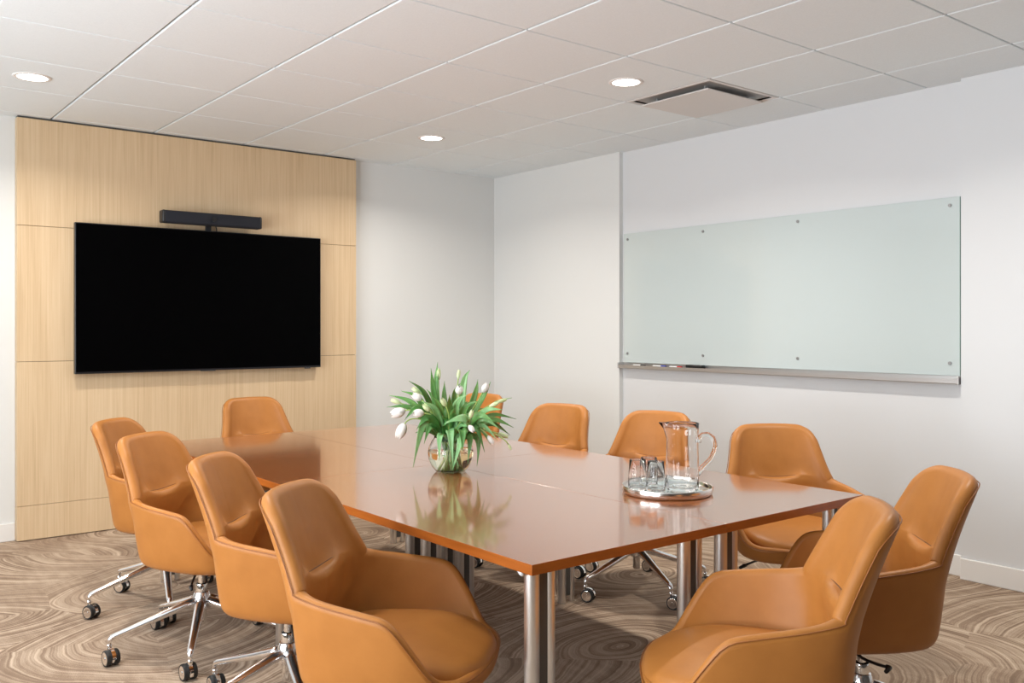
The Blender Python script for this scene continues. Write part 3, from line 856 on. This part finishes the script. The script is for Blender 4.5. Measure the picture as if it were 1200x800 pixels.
# leaves: (tip x, tip y, depth, mid x, mid y, width, tone) each belongs to the nearest tulip
LV = [
 (484, 548, -.14, 498, 495, .034, 'leafb'), (513, 424, .02, 512, 455, .026, 'leafa'), (505, 431, .0, 508, 460, .024, 'leafa'), (551, 433, .03, 543, 452, .026, 'leafb'),
 (560, 444, .06, 556, 465, .022, 'leafa'), (605, 491, .02, 575, 488, .020, 'leafc'), (602, 501, -.03, 575, 493, .024, 'leafa'), (479, 446, .03, 497, 464, .026, 'leafc'),
 (456, 463, .02, 484, 474, .022, 'leafa'), (453, 477, .0, 482, 480, .022, 'leafc'), (474, 492, -.08, 492, 480, .030, 'leafc'), (542, 530, -.17, 541, 505, .036, 'leafa'),
 (531, 548, -.15, 528, 508, .028, 'leafb'), (559, 546, -.04, 560, 515, .024, 'leafa'), (530, 552, -.18, 540, 515, .026, 'leafb'), (568, 530, -.12, 556, 500, .026, 'leafc'),
 (540, 448, .08, 532, 466, .024, 'leafc'), (521, 446, .08, 521, 468, .022, 'leafc'), (575, 447, .02, 566, 468, .022, 'leafa'), (598, 510, .05, 574, 497, .022, 'leafc'),
 (589, 480, -.08, 568, 484, .028, 'leafb'), (580, 495, -.14, 560, 488, .030, 'leafa'), (586, 503, -.10, 563, 492, .026, 'leafb'), (470, 458, -.02, 492, 470, .024, 'leafa'),
 (488, 503, -.14, 503, 490, .032, 'leafc'), (505, 463, -.10, 514, 478, .028, 'leafa'), (548, 462, -.10, 536, 475, .028, 'leafb'), (527, 462, -.12, 526, 478, .026, 'leafa'),
 (495, 470, -.12, 510, 482, .026, 'leafb'), (560, 470, -.08, 546, 480, .028, 'leafa'), (512, 472, .12, 517, 480, .03, 'leafc'), (548, 470, .12, 540, 480, .03, 'leafc'),
 (566, 478, .12, 552, 486, .03, 'leafc'), (492, 480, .12, 508, 488, .03, 'leafc'), (600, 466, .06, 578, 475, .014, 'leafb'), (583, 516, -.12, 564, 500, .018, 'leafb'),
 (575, 521, -.05, 560, 502, .020, 'leafa'), (515, 540, -.16, 516, 512, .024, 'leafb'), (548, 543, -.14, 550, 512, .026, 'leafa'), (497, 520, -.13, 505, 500, .026, 'leafa'), (549, 478, -.02, 540, 485, .03, 'leafc'), (500, 456, .10, 510, 472, .024, 'leafa'), (530, 468, -.02, 528, 480, .03, 'leafc'),
]
for k, (px, py, dd, mx_, my_, w, tone) in enumerate(LV):
    tip = ray_at(px, py, VD+dd); mid = ray_at(mx_, my_, VD+dd*.8)
    side = mid-rim_c; ang = math.atan2(side.y, side.x)
    neck = rim_c+Vector((math.cos(ang)*.04, math.sin(ang)*.04, -.015))
    # control point so that the blade passes near mid
    c = (mid-.125*neck-.125*tip)/.75
    t = min(tulips, key=lambda q: (q[1]-tip).length+rnd.uniform(0, .03))[0]
    up = (Vector((0, 0, 1))*rnd.uniform(.25, .8)-FW*rnd.uniform(.4, 1.)+RT*rnd.uniform(-.5, .5)).normalized()
    dn = (tip-neck).normalized()
    bm = bmesh.new(); leaf(bm, (neck-VC, c-VC+Vector((0, 0, .008)), c-VC, tip-VC), w*1.3, up, fold=rnd.uniform(.1, .5))
    from_bm(bm, 'leaf', M[tone], t, smooth=True)
# the dense heart of the bunch: shorter blades in every direction and the cut stems packed in the bowl
for k in range(34):
    a = rnd.uniform(0, 2*PI); el = rnd.uniform(.05, 1.25); L = rnd.uniform(.11, .19)
    neck = rim_c+Vector((math.cos(a)*.035, math.sin(a)*.035, -.02))
    d = Vector((math.cos(a)*math.cos(el), math.sin(a)*math.cos(el), math.sin(el)))
    tip = rim_c+d*L; c = neck+(tip-neck)*.5+Vector((0, 0, .035))
    t = min(tulips, key=lambda q: (q[1]-tip).length+rnd.uniform(0, .06))[0]
    up = (Vector((0, 0, 1))*rnd.uniform(.2, .9)-FW*rnd.uniform(.3, 1.)+RT*rnd.uniform(-.6, .6)).normalized()
    bm = bmesh.new(); leaf(bm, (neck-VC, c-VC, c-VC+(tip-c)*.3, tip-VC), rnd.uniform(.026, .044), up, fold=rnd.uniform(.1, .45))
    from_bm(bm, 'leaf', M[rnd.choice(['leafa', 'leafb', 'leafc'])], t, smooth=True)
for k in range(26):
    a = rnd.uniform(0, 2*PI); r1 = rnd.uniform(.015, .06); r2 = rnd.uniform(.01, .055); b = a+PI+rnd.uniform(-1.2, 1.2)
    p0 = Vector((math.cos(a)*r1*.8, math.sin(a)*r1*.8, .016)); p1 = Vector((math.cos(b)*r2, math.sin(b)*r2, .15))
    t = tulips[k % len(tulips)][0]
    bm = bmesh.new()
    if k % 3: tube(bm, [p0, (p0+p1)/2+Vector((math.cos(a)*.008, math.sin(a)*.008, 0)), p1], .0034, 8); nm = 'cut_stem'
    else: leaf(bm, (p0, p0+Vector((0, 0, .04)), p1-Vector((0, 0, .05)), p1), .022, -FW, fold=.2); nm = 'leaf'
    from_bm(bm, nm, M['bud' if k % 3 else 'leafb'], t, smooth=True)
# the broad leaf that folds over towards the camera
tip = ray_at(520, 497, VD-.19); neck = rim_c-FW*.03+RT*.03
bm = bmesh.new(); leaf(bm, (neck-VC, ray_at(556, 498, VD-.12)-VC, ray_at(551, 480, VD-.19)-VC, tip-VC), .058, (Vector((0, 0, .6))-FW).normalized(), fold=.03)
from_bm(bm, 'leaf', M['leafb'], tulips[18][0], smooth=True)

# ------------------------------------------------------------------ light
def area(name, loc, rot, sx, sy, power, color, shape='RECTANGLE', spread=180):
    l = bpy.data.lights.new(name, 'AREA'); l.shape = shape; l.size = sx; l.size_y = sy; l.energy = power; l.color = color; l.spread = R(spread)
    o = bpy.data.objects.new(name, l); col.objects.link(o); o.location = loc; o.rotation_euler = rot
    return o
DAY = (.93, .965, 1.)
for (u0, u1, z0, z1), pw in zip(WB, ()):
    area('window_daylight', ((u0+u1)/2, YB-.16, (z0+z1)/2), (-PI/2+PI, 0, 0), u1-u0, z1-z0, pw, DAY)
for (u0, u1, z0, z1), pw in zip(WL, (230, 190)):
    area('window_daylight', (XL-.16, (u0+u1)/2, (z0+z1)/2), (PI/2, 0, -PI/2), u1-u0, z1-z0, pw, DAY)
    # added fill lamp outside each window, tilted up to brighten the ceiling
    area('ceiling_fill', (XL-.75, (u0+u1)/2, .55), (R(132), 0, -PI/2), u1-u0, 1.0, pw*1.15, (.88, .95, 1))
for (x, y), lab in LAMPS:
    area('lamp_light', (x, y, ZC-.012), (0, 0, 0), .13, .13, 36, (1, .93, .84), 'DISK', 150)
w = bpy.data.worlds.new('world'); scn.world = w; w.use_nodes = True
w.node_tree.nodes['Background'].inputs[0].default_value = (.75, .85, 1, 1); w.node_tree.nodes['Background'].inputs[1].default_value = 1.2

# ------------------------------------------------------------------ camera
cd = bpy.data.cameras.new('camera'); cam = bpy.data.objects.new('camera', cd); col.objects.link(cam)
cam.location = CAM; cam.rotation_euler = (PI/2, 0, -math.atan2(FW.x, FW.y))
cd.sensor_width = 36; cd.lens = 36*FX/1200; cd.shift_x = 0; cd.shift_y = -(400-HY)/1200
cd.clip_start = .05
scn.camera = cam
scn.cycles.max_bounces = 16; scn.cycles.transmission_bounces = 16; scn.cycles.transparent_max_bounces = 40; scn.cycles.glossy_bounces = 6; scn.cycles.diffuse_bounces = 5
scn.view_settings.view_transform = 'Standard'; scn.view_settings.look = 'None'
scn.view_settings.exposure = -1.06; scn.view_settings.gamma = 1; scn.view_settings.use_curve_mapping = False
